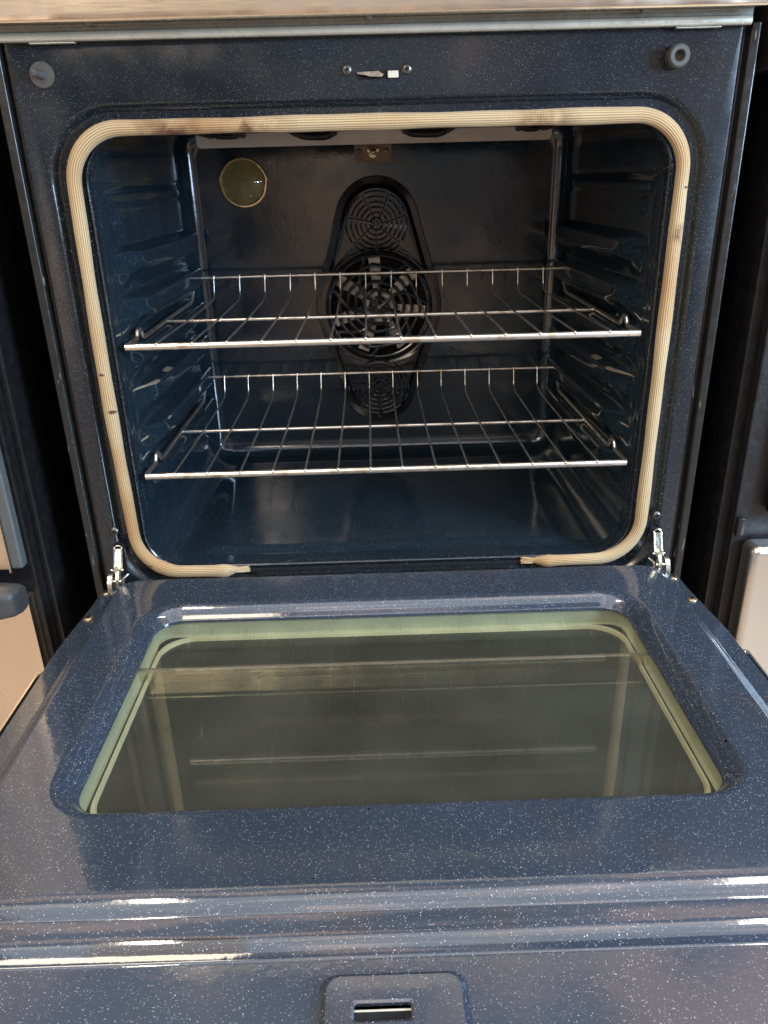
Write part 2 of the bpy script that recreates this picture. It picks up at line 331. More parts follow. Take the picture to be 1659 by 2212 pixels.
def box(bm, x0, x1, y0, y1, z0, z1, bev=0, seg=2, mat=0):
    r = bmesh.ops.create_cube(bm, size=1); vs = r['verts']
    for v in vs:
        v.co = Vector(((x0 + x1) / 2 + v.co.x * (x1 - x0), (y0 + y1) / 2 + v.co.y * (y1 - y0), (z0 + z1) / 2 + v.co.z * (z1 - z0)))
    fs = {f for v in vs for f in v.link_faces}
    for f in fs: f.material_index = mat
    if bev:
        es = list({e for v in vs for e in v.link_edges})
        bmesh.ops.bevel(bm, geom=es, offset=bev, segments=seg, profile=.5, affect='EDGES', material=mat)
def tube(bm, pts, r, n=10, closed=False, mat=0, caps=True, flat=None, rfun=None):
    """swept tube; flat=(ra, rb, up) gives an elliptical section"""
    pts = [Vector(p) for p in pts]; rings = []; N = len(pts); prev = None
    for i, p in enumerate(pts):
        a = pts[i - 1] if (i > 0 or closed) else p; b = pts[(i + 1) % N] if (i < N - 1 or closed) else p
        t = (b - a).normalized()
        if prev is None:
            ref = Vector((0, 0, 1)) if abs(t.z) < .9 else Vector((1, 0, 0))
            nrm = t.cross(ref).normalized()
        else:
            nrm = (prev - t * prev.dot(t)).normalized()
        prev = nrm; bn = t.cross(nrm)
        rr = rfun(i / max(1, N - 1)) if rfun else r
        rings.append([bm.verts.new(p + (nrm * math.cos(2 * PI * k / n) + bn * math.sin(2 * PI * k / n)) * rr) for k in range(n)])
    for i in range(N if closed else N - 1):
        A = rings[i]; B = rings[(i + 1) % N]
        for k in range(n):
            f = bm.faces.new((A[k], A[(k + 1) % n], B[(k + 1) % n], B[k])); f.material_index = mat
    if caps and not closed:
        for R in (rings[0], rings[-1]):
            try: f = bm.faces.new(R); f.material_index = mat
            except Exception: pass
def smooth_path(pts, rad=.006, seg=5):
    """round the corners of a polyline"""
    P = [Vector(p) for p in pts]; out = [P[0]]
    for i in range(1, len(P) - 1):
        a, b, c = P[i - 1], P[i], P[i + 1]
        d1 = min(rad, (a - b).length * .45); d2 = min(rad, (c - b).length * .45)
        s = b + (a - b).normalized() * d1; e = b + (c - b).normalized() * d2
        for k in range(seg + 1):
            t = k / seg; out.append(s * (1 - t) ** 2 + b * 2 * t * (1 - t) + e * t ** 2)
    out.append(P[-1]); return out
def lathe(bm, prof, center, axis='y', n=32, mat=0, cap=True):
    """prof: (radius, height along axis)"""
    c = Vector(center); rings = []
    ax = {'x': (Vector((1, 0, 0)), Vector((0, 1, 0)), Vector((0, 0, 1))), 'y': (Vector((0, 1, 0)), Vector((1, 0, 0)), Vector((0, 0, 1))), 'z': (Vector((0, 0, 1)), Vector((1, 0, 0)), Vector((0, 1, 0)))}[axis]
    for r, h in prof:
        rings.append([bm.verts.new(c + ax[0] * h + (ax[1] * math.cos(2 * PI * k / n) + ax[2] * math.sin(2 * PI * k / n)) * max(r, 1e-5)) for k in range(n)])
    for A, B in zip(rings, rings[1:]):
        for k in range(n):
            f = bm.faces.new((A[k], A[(k + 1) % n], B[(k + 1) % n], B[k])); f.material_index = mat
    if cap:
        for R in (rings[0], rings[-1]):
            try: f = bm.faces.new(R); f.material_index = mat
            except Exception: pass
def rrect(a0, a1, b0, b1, r, nh=40, nv=40, nc=8):
    """closed rounded rectangle outline in (a,b); constant vertex count"""
    out = []
    def side(p, q, n):
        for i in range(n): t = i / n; out.append((p[0] + (q[0] - p[0]) * t, p[1] + (q[1] - p[1]) * t))
    def arc(cx, cy, s):
        for i in range(nc): t = s + i / nc * PI / 2; out.append((cx + r * math.cos(t), cy + r * math.sin(t)))
    side((a0 + r, b0), (a1 - r, b0), nh); arc(a1 - r, b0 + r, -PI / 2)
    side((a1, b0 + r), (a1, b1 - r), nv); arc(a1 - r, b1 - r, 0)
    side((a1 - r, b1), (a0 + r, b1), nh); arc(a0 + r, b1 - r, PI / 2)
    side((a0, b1 - r), (a0, b0 + r), nv); arc(a0 + r, b0 + r, PI)
    return out
def loft(bm, rings, mat=0, fill_last=False, fill_first=False):
    V = [[bm.verts.new(p) for p in R] for R in rings]
    n = len(V[0])
    for A, B in zip(V, V[1:]):
        for k in range(n):
            f = bm.faces.new((A[k], A[(k + 1) % n], B[(k + 1) % n], B[k])); f.material_index = mat
    if fill_last: bm.faces.new(V[-1]).material_index = mat
    if fill_first: bm.faces.new(V[0]).material_index = mat
    return V
def blend(keys, sub, conv=()):
    """keys: list of tuples (a0,a1,b0,b1,r,h) -> with S-curved intermediate steps where sub says so"""
    out = [keys[0]]
    for i in range(1, len(keys)):
        p, q = keys[i - 1], keys[i]; s = sub[i - 1]
        for k in range(1, s + 1):
            t = k / s; u = t * t * (3 - 2 * t)
            if i - 1 in conv: u = 1 - (1 - t) ** 2.3
            elif -i in conv: u = t ** 2.3
            out.append(tuple(p[j] + (q[j] - p[j]) * t for j in range(5)) + (p[5] + (q[5] - p[5]) * u,))
    return out
def sm(a, b, x):
    t = max(0., min(1., (x - a) / (b - a))) if b != a else float(x > a); return t * t * (3 - 2 * t)

def screw(name, loc, r, h, mat, parent, axis='y', sgn=-1, cross=True, dome=.6, n=24):
    bm = bmesh.new(); x, y, z = loc
    prof = [(r * 1.0, -sgn * -.0005), (r, sgn * h * .25), (r * .93, sgn * h * .55), (r * .72, sgn * h * .85), (r * .45, sgn * h), (r * .02, sgn * h * (1 + .06 * dome))]
    prof[0] = (r, -sgn * .001)
    lathe(bm, prof, loc, axis, n)
    if cross:
        d = h * 1.13; e = .0006; L_ = r * .48; w = r * .12
        for a in (0, 1):
            dx, dz = (L_, w) if a == 0 else (w, L_)
            if axis == 'y': box(bm, x - dx, x + dx, y + sgn * d - e, y + sgn * d + e, z - dz, z + dz, mat=1)
            else: box(bm, x - dx, x + dx, y - dz, y + dz, z + sgn * d - e, z + sgn * d + e, mat=1)
    return link(name, bm, [mat, M['void']], parent)

# ------------------------------------------------------------------ setting
def sheet(name, pts, mat):
    bm = bmesh.new(); bm.faces.new([bm.verts.new(p) for p in pts]); o = link(name, bm, mat, smooth=False); o['kind'] = 'structure'; return o
sheet('floor', [(-4, -4, -.72), (4, -4, -.72), (4, 1.2, -.72), (-4, 1.2, -.72)], M['floor'])
bmw = bmesh.new(); box(bmw, -4, 4, .72, .82, -.72, .98); wl = link('wall', bmw, M['wall'], smooth=False); wl['kind'] = 'structure'

# ------------------------------------------------------------------ the oven
oven = empty('wall_oven', (0, .3, -.715), 'navy speckled enamel oven standing open with its door lowered, tan woven gasket round the cavity', 'oven')
def toworld(o):
    o.matrix_parent_inverse = oven.matrix_world.inverted()
bpy.context.view_layer.update()
def part(name, bm, mats, smooth=True, ang=35):
    o = link(name, bm, mats, None, smooth, ang); o.parent = oven; o.matrix_parent_inverse = Matrix.Translation((0, -.3, .715)); return o
INV = Matrix.Translation((0, -.3, .715))

NH, NV, NC = 50, 190, 10
def xz(key): a0, a1, b0, b1, r, y = key; return [(p[0], y, p[1]) for p in rrect(a0, a1, b0, b1, r, NH, NV, NC)]
# front frame
def front_frame():
    bm = bmesh.new()
    k = [(-.372, .372, -.075, .603, .002, .018), (-.372, .372, -.075, .603, .002, .0015), (-.371, .371, -.074, .602, .002, 0),
         (-.3535, .3535, -.040, .5435, .075, 0), (-.3435, .3435, -.026, .5335, .068, .0075), (-.320, .320, -.006, .514, .052, .0085),
         (-.3165, .3165, -.0015, .5128, .047, .0065), (-.3145, .3145, .0005, .5120, .046, .0085), (-.3138, .3138, .0012, .5118, .046, .014)]
    rings = [xz(q) for q in blend(k, [1, 1, 1, 7, 1, 4, 3, 1])]
    loft(bm, rings)
    return part('front_frame', bm, M['frame'], ang=60)
front_frame()

LEV = [.127 + .0543 * i for i in range(6)]
def wall_h(y, z):
    """how far the pressed side wall stands inward of its flat plane"""
    h = 0.
    if .06 < z < .43:
        for lv in LEV:
            t = (lv - .006 - z) / .0543
            if -.06 < t <= 1:
                rise = sm(-.06, .05, t)
                body = rise * (1 - sm(.30, .95, t))
                y0 = .045 + .075 * max(t, 0)
                yy = sm(y0, y0 + .05, y) * (1 - sm(.405, .432, y))
                h = max(h, .0200 * body * yy)
        # pressed facets near the front edge
        for i, lv in enumerate(LEV):
            c = lv - .030; d = abs(z - c) / .020
            if d < 1:
                w = (1 - d); f = sm(.035, .075, y) * (1 - sm(.085, .085 + .035 * w + .01, y))
                h += .0120 * w * f
    # upper seam and a shallow bead under it
    h -= .0016 * math.exp(-((z - .4645) / .0016) ** 2) * (1 if y > .012 else 0) * (1 - sm(.42, .43, y))
    h += .0025 * sm(.440, .446, z) * (1 - sm(.452, .462, z)) * sm(.03, .06, y) * (1 - sm(.38, .42, y))
    # round button
    for yb_, zb_ in ((.070, .428),):
        d = math.hypot((y - yb_) / .010, (z - zb_) / .012)
        if d < 1: h += .006 * (1 - d * d) ** 1
    # upright bead at the front
    h += .0018 * math.exp(-((y - .028) / .005) ** 2) * sm(.05, .09, z) * (1 - sm(.46, .5, z))
    return h
def cavity():
    bm = bmesh.new()
    keys = [(-.3138, .3138, .0012, .5118, .046, .014), (-.3140, .3140, .0005, .516, .045, .022), (-.3145, .3145, -.002, .540, .040, .040)]
    ks = blend(keys, [2, 5])
    ny = 92
    for i in range(1, ny + 1):
        t = i / ny; y = .040 + (.428 - .040) * t
        hx = .3145 - .0085 * t
        ks.append((-hx, hx, -.002 + .004 * t, .540, .040 - .008 * t, y))
    # fillet into the back wall
    for i in range(1, 9):
        a = i / 8 * PI / 2; rf = .022
        hx = .306 - rf * (1 - math.cos(a)); y = .428 + rf * math.sin(a)
        zb = .002 + .026 * (1 - math.cos(a)); ztp = .540 - .024 * (1 - math.cos(a))
        ks.append((-hx, hx, zb, ztp, .032 - .010 * math.sin(a), y))
    rings = []
    for q in ks:
        R = xz(q); y = q[5]
        if y < .44:
            R2 = []
            for (x, yy, z) in R:
                s = 1 if x > 0 else -1
                if abs(x) > abs(q[1]) - .004:
                    x = s * (abs(x) - wall_h(yy, z))
                elif z < q[2] + .001:      # pressed floor pan: shallow raised panel
                    e = sm(.045, .06, yy) * (1 - sm(.39, .405, yy)) * (1 - sm(.245, .262, abs(x)))
                    z = z + .004 * e
                R2.append((x, yy, z))
            R = R2
        rings.append(R)
    loft(bm, rings, fill_last=True)
    o = part('cavity', bm, M['cavity'], ang=75)
    return o
cavity()

# dark outer jacket so no light leaks between parts
def jacket():
    bm = bmesh.new()
    k = [(-.388, .388, -.70, .60, .004, .02), (-.388, .388, -.70, .60, .004, .56)]
    def R(q): a0, a1, b0, b1, r, y = q; return [(p[0], y, p[1]) for p in rrect(a0, a1, b0, b1, r, 4, 4, 3)]
    V = loft(bm, [R(k[0]), R(k[1])], fill_last=True)
    return part('outer_casing', bm, M['nblack'], ang=30)
jacket()

# side strips of the body beside the enamel panel
def side_strip(s):
    bm = bmesh.new()
    prof = smooth_path([(.3735, .030, 0), (.3735, .0105, 0), (.3790, .0105, 0), (.3805, -.0005, 0), (.3900, -.0015, 0), (.3915, .010, 0), (.3915, .040, 0)], .0022, 4)
    zs = [-.70 + i * .0325 for i in range(41)]
    V = [[bm.verts.new((s * p.x, p.y, z)) for p in prof] for z in zs]
    for A, B in zip(V, V[1:]):
        for a, b_, c, d in zip(A, A[1:], B[1:], B): bm.faces.new((a, b_, c, d))
    o = part('side_panel', bm, M['black'], ang=60); return o
side_strip(-1); side_strip(1)

# top rail + stainless control panel
def top_rail():
    bm = bmesh.new()
    prof = [(.004, .5975), (-.012, .5965), (-.0145, .5985), (-.0145, .6025), (-.0130, .6045), (-.0135, .6105), (-.030, .6105), (-.034, .6085), (-.0365, .6085)]
    P = smooth_path([(p[0], p[1], 0) for p in prof], .0012, 3)
    x0, x1 = -.374, .374; n = 30
    V = [[bm.verts.new((x0 + (x1 - x0) * i / n, p.x, p.y)) for p in P] for i in range(n + 1)]
    for A, B in zip(V, V[1:]):
        for j, (a, b_, c, d) in enumerate(zip(A, A[1:], B[1:], B)):
            f = bm.faces.new((a, b_, c, d)); f.material_index = 1 if (P[j].y < .6040 and P[j].x < -.002) else 0
    box(bm, -.345, -.300, -.0110, -.004, .5952, .5964, .0004, mat=1)
    box(bm, .300, .345, -.0110, -.004, .5952, .5964, .0004, mat=1)
    o = part('top_rail', bm, [M['rail'], M['lip']], ang=40)
    for x in (-.281, -.008, .262):
        b2 = bmesh.new(); lathe(b2, [(.0042, .6108), (.004, .6085), (.0028, .6070), (.001, .6066)], (x, -.022, 0), 'z', 16)
        s = link('screw', b2, M['screw']); s.parent = o
        s.matrix_parent_inverse = Matrix.Identity(4)
    return o
top_rail()
def control_panel():
    bm = bmesh.new()
    pts = [(-.0365, .6085), (-.0395, .6075), (-.0415, .6095), (-.0420, .614), (-.046, .700), (-.046, .742), (-.040, .748), (.02, .750), (.02, .62)]
    P = smooth_path([(a, b, 0) for a, b in pts], .0015, 3)
    x0, x1 = -.381, .381
    V = [[bm.verts.new((x0 + (x1 - x0) * i / 24, p.x, p.y)) for p in P] for i in range(25)]
    for A, B in zip(V, V[1:]):
        for a, b_, c, d in zip(A, A[1:], B[1:], B): bm.faces.new((a, b_, c, d))
    for R in (V[0], V[-1]): bm.faces.new(R)
    return part('control_panel', bm, M['steel'], ang=40)
control_panel()
bm = bmesh.new(); box(bm, -.388, .388, .022, .58, .612, .746, .006, 3); part('cooktop', bm, M['nblack'])

# ---- gasket
def gasket():
    bm = bmesh.new(); uvl = bm.loops.layers.uv.new('UVMap')
    a0, a1, b0, b1, r = -.3262, .3262, -.0015, .5193, .0555
    P = []
    def arc(cx, cz, s, n=16):
        for i in range(n + 1): t = s - i / n * PI / 2; P.append((cx + r * math.cos(t), cz + r * math.sin(t)))
    def seg(p, q, n):
        for i in range(1, n): t = i / n; P.append((p[0] + (q[0] - p[0]) * t, p[1] + (q[1] - p[1]) * t))
    P.append((-.196, b0 - .0015)); seg((-.196, b0 - .0015), (a0 + r, b0), 14); arc(a0 + r, b0 + r, -PI / 2)
    seg((a0, b0 + r), (a0, b1 - r), 60); arc(a0 + r, b1 - r, PI)
    seg((a0 + r, b1), (a1 - r, b1), 60); arc(a1 - r, b1 - r, PI / 2)
    seg((a1, b1 - r), (a1, b0 + r), 60); arc(a1 - r, b0 + r, 0)
    seg((a1 - r, b0), (.186, b0 - .0015), 14); P.append((.186, b0 - .0015))
    n = 24; N_ = len(P); rings = []; L_ = 0
    for i, (x, z) in enumerate(P):
        a = P[max(0, i - 1)]; b = P[min(N_ - 1, i + 1)]
        t = Vector((b[0] - a[0], 0, b[1] - a[1])).normalized(); nr = Vector((-t.z, 0, t.x))
        if i: L_ += math.hypot(x - P[i - 1][0], z - P[i - 1][1])
        w = .0078 + .0004 * math.sin(L_ * 23) + .0003 * math.sin(L_ * 61 + 1)
        if .09 < x * 0 + L_ < .11: w += .0009
        d = min(i, N_ - 1 - i) / 3.5
        tap = .42 + .58 * sm(0, 1, d); yo = -.0035 + .004 * (1 - sm(0, 1, d))
        bulge = 1 + .12 * math.exp(-((min(i, N_ - 1 - i) - 4) / 1.2) ** 2)
        bow = -.003 * math.sin(PI * max(0, min(1, (z - .05) / .42))) if (x < -.32) else 0
        c = Vector((x + bow, yo, z))
        ring = []
        for k in range(n):
            th = 2 * PI * k / n
            ring.append(bm.verts.new(c + nr * math.cos(th) * w * tap * bulge + Vector((0, 1, 0)) * math.sin(th) * .0064 * tap * bulge))
        rings.append((ring, L_))
    for (A, la), (B, lb) in zip(rings, rings[1:]):
        for k in range(n):
            f = bm.faces.new((A[k], A[(k + 1) % n], B[(k + 1) % n], B[k]))
            for lp, uv in zip(f.loops, ((la, k / n), (la, (k + 1) / n), (lb, (k + 1) / n), (lb, k / n))): lp[uvl].uv = uv
    nf = len(bm.faces)
    for sx, x in ((1, -.196), (-1, .186)):
        for k in range(46):
            dy = random.uniform(-.002, .002); dz = random.uniform(-.0032, .0032)
            tube(bm, [(x - sx * .004, dy - .001, -.003 + dz), (x + sx * random.uniform(.003, .008), dy, -.003 + dz * 1.2), (x + sx * random.uniform(.006, .013), dy + .001, -.0035 + dz * random.uniform(.5, 1.5))], .00030, 4)
    bm.faces.ensure_lookup_table()
    for f in bm.faces[nf:]:
        for lp in f.loops: lp[uvl].uv = (.0, .03)
    return part('door_gasket', bm, M['braid'], ang=80)
gasket()
# strip along the bottom of the opening, with a black box painting the slot's shade
bm = bmesh.new(); box(bm, -.175, .170, -.0015, .007, -.0125, -.0100, .0008); box(bm, -.19, .184, .004, .0075, -.0095, -.0060, 0, mat=1)
part('dark_slot_strip', bm, [M['frame'], M['void']])

# ---- back wall fittings
YB = .450
def outline(off, n=144, cz=.265):
    """convex outline round three circles, sampled by angle about the middle one"""
    C = [(0., .400, .066 + off), (0., cz, .1035 + off), (-.002, .123, .060 + off)]
    pts = []
    for (x, z, r) in C:
        for k in range(180): a = 2 * PI * k / 180; pts.append((x + r * math.cos(a), z + r * math.sin(a)))
    pts = sorted(set((round(a, 6), round(b, 6)) for a, b in pts))
    def half(ps):
        h = []
        for p in ps:
            while len(h) > 1 and (h[-1][0] - h[-2][0]) * (p[1] - h[-2][1]) - (h[-1][1] - h[-2][1]) * (p[0] - h[-2][0]) <= 0: h.pop()
            h.append(p)
        return h[:-1]
    H = half(pts) + half(pts[::-1]); out = []
    for k in range(n):
        a = 2 * PI * k / n; d = (math.cos(a), math.sin(a)); best = 0
        for i in range(len(H)):
            p, q = H[i], H[(i + 1) % len(H)]; ex, ez = q[0] - p[0], q[1] - p[1]
            den = d[0] * ez - d[1] * ex
            if abs(den) < 1e-12: continue
            t = ((p[0]) * ez - (p[1] - cz) * ex) / den; u = ((p[0]) * d[1] - (p[1] - cz) * d[0]) / den
            if t > 0 and -1e-6 <= u <= 1 + 1e-6: best = max(best, t)
        out.append((best * d[0], cz + best * d[1]))
    return out
def fan_cover():
    bm = bmesh.new(); n = 144; cz = .265
    def O(off, y): return [(p[0], y, p[1]) for p in outline(off)]
    def Cc(r, y): return [(r * math.cos(2 * PI * k / n), y, cz + r * math.sin(2 * PI * k / n)) for k in range(n)]
    def mid(A, B, t): return [tuple(a[j] + (b[j] - a[j]) * t for j in range(3)) for a, b in zip(A, B)]
    A = O(-.016, .4255); B = Cc(.0975, .4255)
    rings = [O(.003, YB - .001), O(.003, .4455), O(.001, .4440), O(-.0075, .4440), O(-.0095, .4425), O(-.0125, .4290), O(-.0140, .4262), A] + \
            [mid(A, B, t) for t in (.25, .5, .75)] + [B, Cc(.0945, .4285), Cc(.0915, .4285), Cc(.0895, .4245), Cc(.0870, .4232), Cc(.0850, .4245), Cc(.0845, .434)]
    loft(bm, rings)
    o = part('fan_cover', bm, M['fanblk'], ang=50)
    # open spider-web grille over the fan
    g = bmesh.new()
    for r in (.0155, .0290, .0425, .0560, .0695):
        ph = r * 20; pts = []
        for k in range(84):
            a = 2 * PI * k / 84; rr = r * (1 - .055 * abs(math.sin((a * 7) / 2 + ph * .2)))
            pts.append((rr * math.cos(a), .4265 + .0012 * (r < .02), cz + rr * math.sin(a)))
        tube(g, pts, .0031, 8, closed=True)
    for k in range(7):
        a0 = 2 * PI * k / 7 + .35; pts = []
        for j in range(12):
            r = .003 + .083 * j / 11; a = a0 + .28 * math.sin(r * 55)
            pts.append((r * math.cos(a), .4262, cz + r * math.sin(a)))
        tube(g, pts, .0032, 8)
    tube(g, [(.0835 * math.cos(2 * PI * k / 60), .4265, cz + .0835 * math.sin(2 * PI * k / 60)) for k in range(60)], .0026, 8, closed=True)
    gr = link('fan_grille', g, M['fanblk']); gr.parent = o
    # closed webs pressed into the cover above and below
    for (x0, z0, R0, ry) in ((-.001, .397, .049, 1.), (-.003, .128, .052, .92)):
        e = bmesh.new()
        nr = 6
        for i in range(nr):
            r = R0 * (i + 1.2) / (nr + .2); ns = 7
            for s in range(ns):
                a0 = 2 * PI * s / ns + .2 + .45 * r * 20 * .3; span = 2 * PI / ns - .16
                pts = [(x0 + r * math.cos(a0 + span * j / 8), .4256, z0 + ry * r * math.sin(a0 + span * j / 8)) for j in range(9)]
                tube(e, pts, .0017, 6)
        for s in range(7):
            a0 = 2 * PI * s / 7 + .12; pts = []
            for j in range(9):
                r = .002 + (R0 - .002) * j / 8; a = a0 + .45 * r * 6
                pts.append((x0 + r * math.cos(a), .4258, z0 + ry * r * math.sin(a)))
            tube(e, pts, .0011, 6)
        w = link('pressed_web', e, M['fanblk']); w.parent = o
    for (x, z) in ((.0, .4545), (-.003, .0725)):
        s = screw('screw', (x, .4438, z), .0055, .003, M['screw'] if z > .2 else M['tansc'], o)
    return o
fan_cover()
def fan():
    bm = bmesh.new(); cz = .265
    lathe(bm, [(.0935, .0), (.0935, .0006), (.001, .0006)], (0, .4478, cz), 'y', 48, mat=1)
    for k in range(7):
        a = PI / 2 + .08 + 2 * PI * k / 7; ca, sa = math.cos(a), math.sin(a)
        prof = [(.012, -.008), (.030, -.0075), (.055, -.0090), (.079, -.0098), (.079, .0098), (.055, .0086), (.030, .0065), (.012, .007)]
        vs = []
        for yy in (.4385, .4400):
            vs.append([bm.verts.new((r * ca - t * sa, yy + t * .10, cz + r * sa + t * ca)) for r, t in prof])
        bm.faces.new(vs[0]); bm.faces.new(vs[1][::-1])
        for i in range(8): bm.faces.new((vs[0][i], vs[0][(i + 1) % 8], vs[1][(i + 1) % 8], vs[1][i]))
        # folded vane edge
        e0 = Vector((.020 * ca + .0075 * sa, .434, cz + .020 * sa - .0075 * ca)); e1 = Vector((.079 * ca + .0115 * sa, .434, cz + .079 * sa - .0115 * ca))
        A = [bm.verts.new(p) for p in (e0, e1, e1 + Vector((0, .006, 0)), e0 + Vector((0, .006, 0)))]
        bm.faces.new(A)
    lathe(bm, [(.030, .4378), (.030, .4365), (.012, .4360), (.011, .4330), (.006, .4325), (.0055, .4300), (.001, .4295)], (0, 0, cz), 'y', 28)
    return part('fan_blades', bm, [M['fan'], M['void']], ang=30)
fan()
def oven_lamp():
    c = (-.212, YB, .4628)
    bm = bmesh.new()
    prof = [(.0385, .001), (.0385, -.006), (.0375, -.0078), (.0352, -.0080), (.0338, -.0065), (.0335, .0005)]
    n = 64; rings = []
    for r, h in prof:
        rings.append([(c[0] + (r + .0006 * math.sin(5 * 2 * PI * k / n) + .0004 * math.sin(9 * 2 * PI * k / n)) * math.cos(2 * PI * k / n), c[1] + h, c[2] + r * .97 * math.sin(2 * PI * k / n)) for k in range(n)])
    loft(bm, rings)
    o = part('oven_lamp', bm, M['brass'], ang=50)
    b2 = bmesh.new(); pr = [(.0338, -.004)]
    for i in range(1, 25):
        t = i / 24; r = .0338 * (1 - t); pr.append((r, -.0050 - .0120 * math.sin(t * PI / 2) - .00025 * math.sin(t * 60)))
    lathe(b2, pr, c, 'y', 56); l = link('lamp_lens', b2, M['lens']); l.parent = o
    b3 = bmesh.new(); lathe(b3, [(.0336, .0), (.0336, -.0008), (.022, -.0012), (.001, -.0015)], c, 'y', 40)
    tube(b3, [(c[0] + .002, c[1] - .0012, c[2]), (c[0] + .002, c[1] - .0022, c[2])], .013, 24); r_ = link('reflector', b3, plain('dull_reflector', (.42, .39, .27), .30, .4, var=.2)); r_.parent = o
oven_lamp()
def shield():
    bm = bmesh.new(); y = .380
    prof = rrect(-.2675, .2660, .5118, .5365, .007, 30, 6, 6)
    A = [bm.verts.new((x, y, z + .0000)) for x, z in prof]; B = [bm.verts.new((x, y + .0016, z)) for x, z in prof]
    bm.faces.new(A); bm.faces.new(B[::-1])
    for i in range(len(A)): bm.faces.new((A[i], A[(i + 1) % len(A)], B[(i + 1) % len(A)], B[i]))
    o = part('element_shield', bm, M['pale'], ang=40)
    b = bmesh.new()
    for (xa, xb) in ((-.118, -.060), (.044, .108)):
        d = 1 if xa > 0 else -1
        tube(b, smooth_path([(xa, .372, .5300), (xa + .012, .372, .5245), (xb - .012, .372, .5235), (xb, .372, .5300)], .008, 5), .0055, 12)
    for (xa, xb) in ((-.243, -.196), (.214, .252)):
        tube(b, smooth_path([(xa, .372, .5330), (xa + .01, .372, .5270), (xb - .010, .372, .5270), (xb, .372, .5340)], .006, 5), .0045, 10)
    for x in (-.118, -.060, .044, .108, -.243, -.196, .214, .252):
        tube(b, [(x, .374, .528), (x, .20, .529), (x, .06, .529)], .0045, 10)
    part('broil_element', b, M['element'])
shield()
def bracket():
    bm = bmesh.new(); y = YB
    prof = rrect(-.0325, .0262, .4872, .5200, .003, 6, 6, 5)
    A = [bm.verts.new((x, y - .004, z)) for x, z in prof]; B = [bm.verts.new((x, y + .001, z)) for x, z in prof]
    bm.faces.new(A)
    for i in range(len(A)): bm.faces.new((A[i], A[(i + 1) % len(A)], B[(i + 1) % len(A)], B[i]))
    o = part('sensor_bracket', bm, M['bracket'])
    for x in (-.0245, .0185): screw('rivet', (x, y - .004, .5045), .0038, .0022, M['bracket'], o, cross=False)
    b = bmesh.new(); lathe(b, [(.0085, -.004), (.0085, -.007), (.0045, -.009), (.0042, -.016), (.002, -.019), (.0005, -.0195)], (-.003, y, .5025), 'y', 20)
    for s in (-1, 1): box(b, -.003 + s * .007 - .003, -.003 + s * .007 + .003, y - .009, y - .004, .503, .5085, .001)
    f = link('sensor_fitting', b, M['brass']); f.parent = o
bracket()

# ---- details on the front frame
def latch():
    bm = bmesh.new()
    pr = rrect(-.0215, .0235, .5583, .5662, .0015, 6, 4, 4)
    bm.faces.new([bm.verts.new((x, -.0006, z)) for x, z in pr])  # flat black face in front of the frame paints the dark of the hole
    o = part('latch_slot_shade', bm, M['void'], smooth=False)
    b = bmesh.new()
    vs = [(-.0205, .5645), (.0010, .5652), (.0065, .5620), (.0040, .5600), (-.0080, .5605), (-.0120, .5618), (-.0205, .5628)]
    A = [b.verts.new((x, -.0050, z)) for x, z in vs]; B = [b.verts.new((x, -.0015, z)) for x, z in vs]
    b.faces.new(A)
    for i in range(len(A)): b.faces.new((A[i], A[(i + 1) % len(A)], B[(i + 1) % len(A)], B[i]))
    h = link('latch_hook', b, M['zinc'], smooth=False); h.parent = o
    b = bmesh.new(); box(b, .0105, .0215, -.0030, -.0008, .5590, .5655, .0008); k = link('latch_block', b, M['nylon']); k.parent = o
latch()
def fscrew(loc, r, h, mat):
    s = screw('screw', loc, r, h, mat, None); s.parent = oven; s.matrix_parent_inverse = INV
fscrew((-.0312, 0, .5675), .0054, .0034, M['screw']); fscrew((.0302, 0, .5668), .0054, .0034, M['screw'])
fscrew((-.3515, 0, .0575), .0056, .0032, M['screw']); fscrew((.3470, 0, .0570), .0056, .0032, M['screw'])
bm = bmesh.new(); lathe(bm, [(.0125, .001), (.0125, -.0015), (.0118, -.0028), (.006, -.0032), (.0052, -.0032)], (-.3385 - .0025, 0, .5693), 'y', 40)
tube(bm, [(-.3405, -.002, .5693), (-.3425, -.008, .5697), (-.3435, -.0155, .5700)], .004, 14, rfun=lambda t: .0046 - .0012 * t)
lathe(bm, [(.0036, 0), (.0030, -.0016), (.0005, -.0024)], (-.3435, -.0155, .5700), 'y', 16)
part('bumper', bm, M['rubber'])
bm = bmesh.new(); lathe(bm, [(.0100, .001), (.0108, -.003), (.0112, -.009), (.0108, -.0135), (.0092, -.0152), (.0060, -.0152), (.0050, -.0140), (.0045, -.0075), (.0002, -.0075)], (.3020 + .003, 0, .5712), 'y', 44)
part('bumper', bm, M['rubber'])

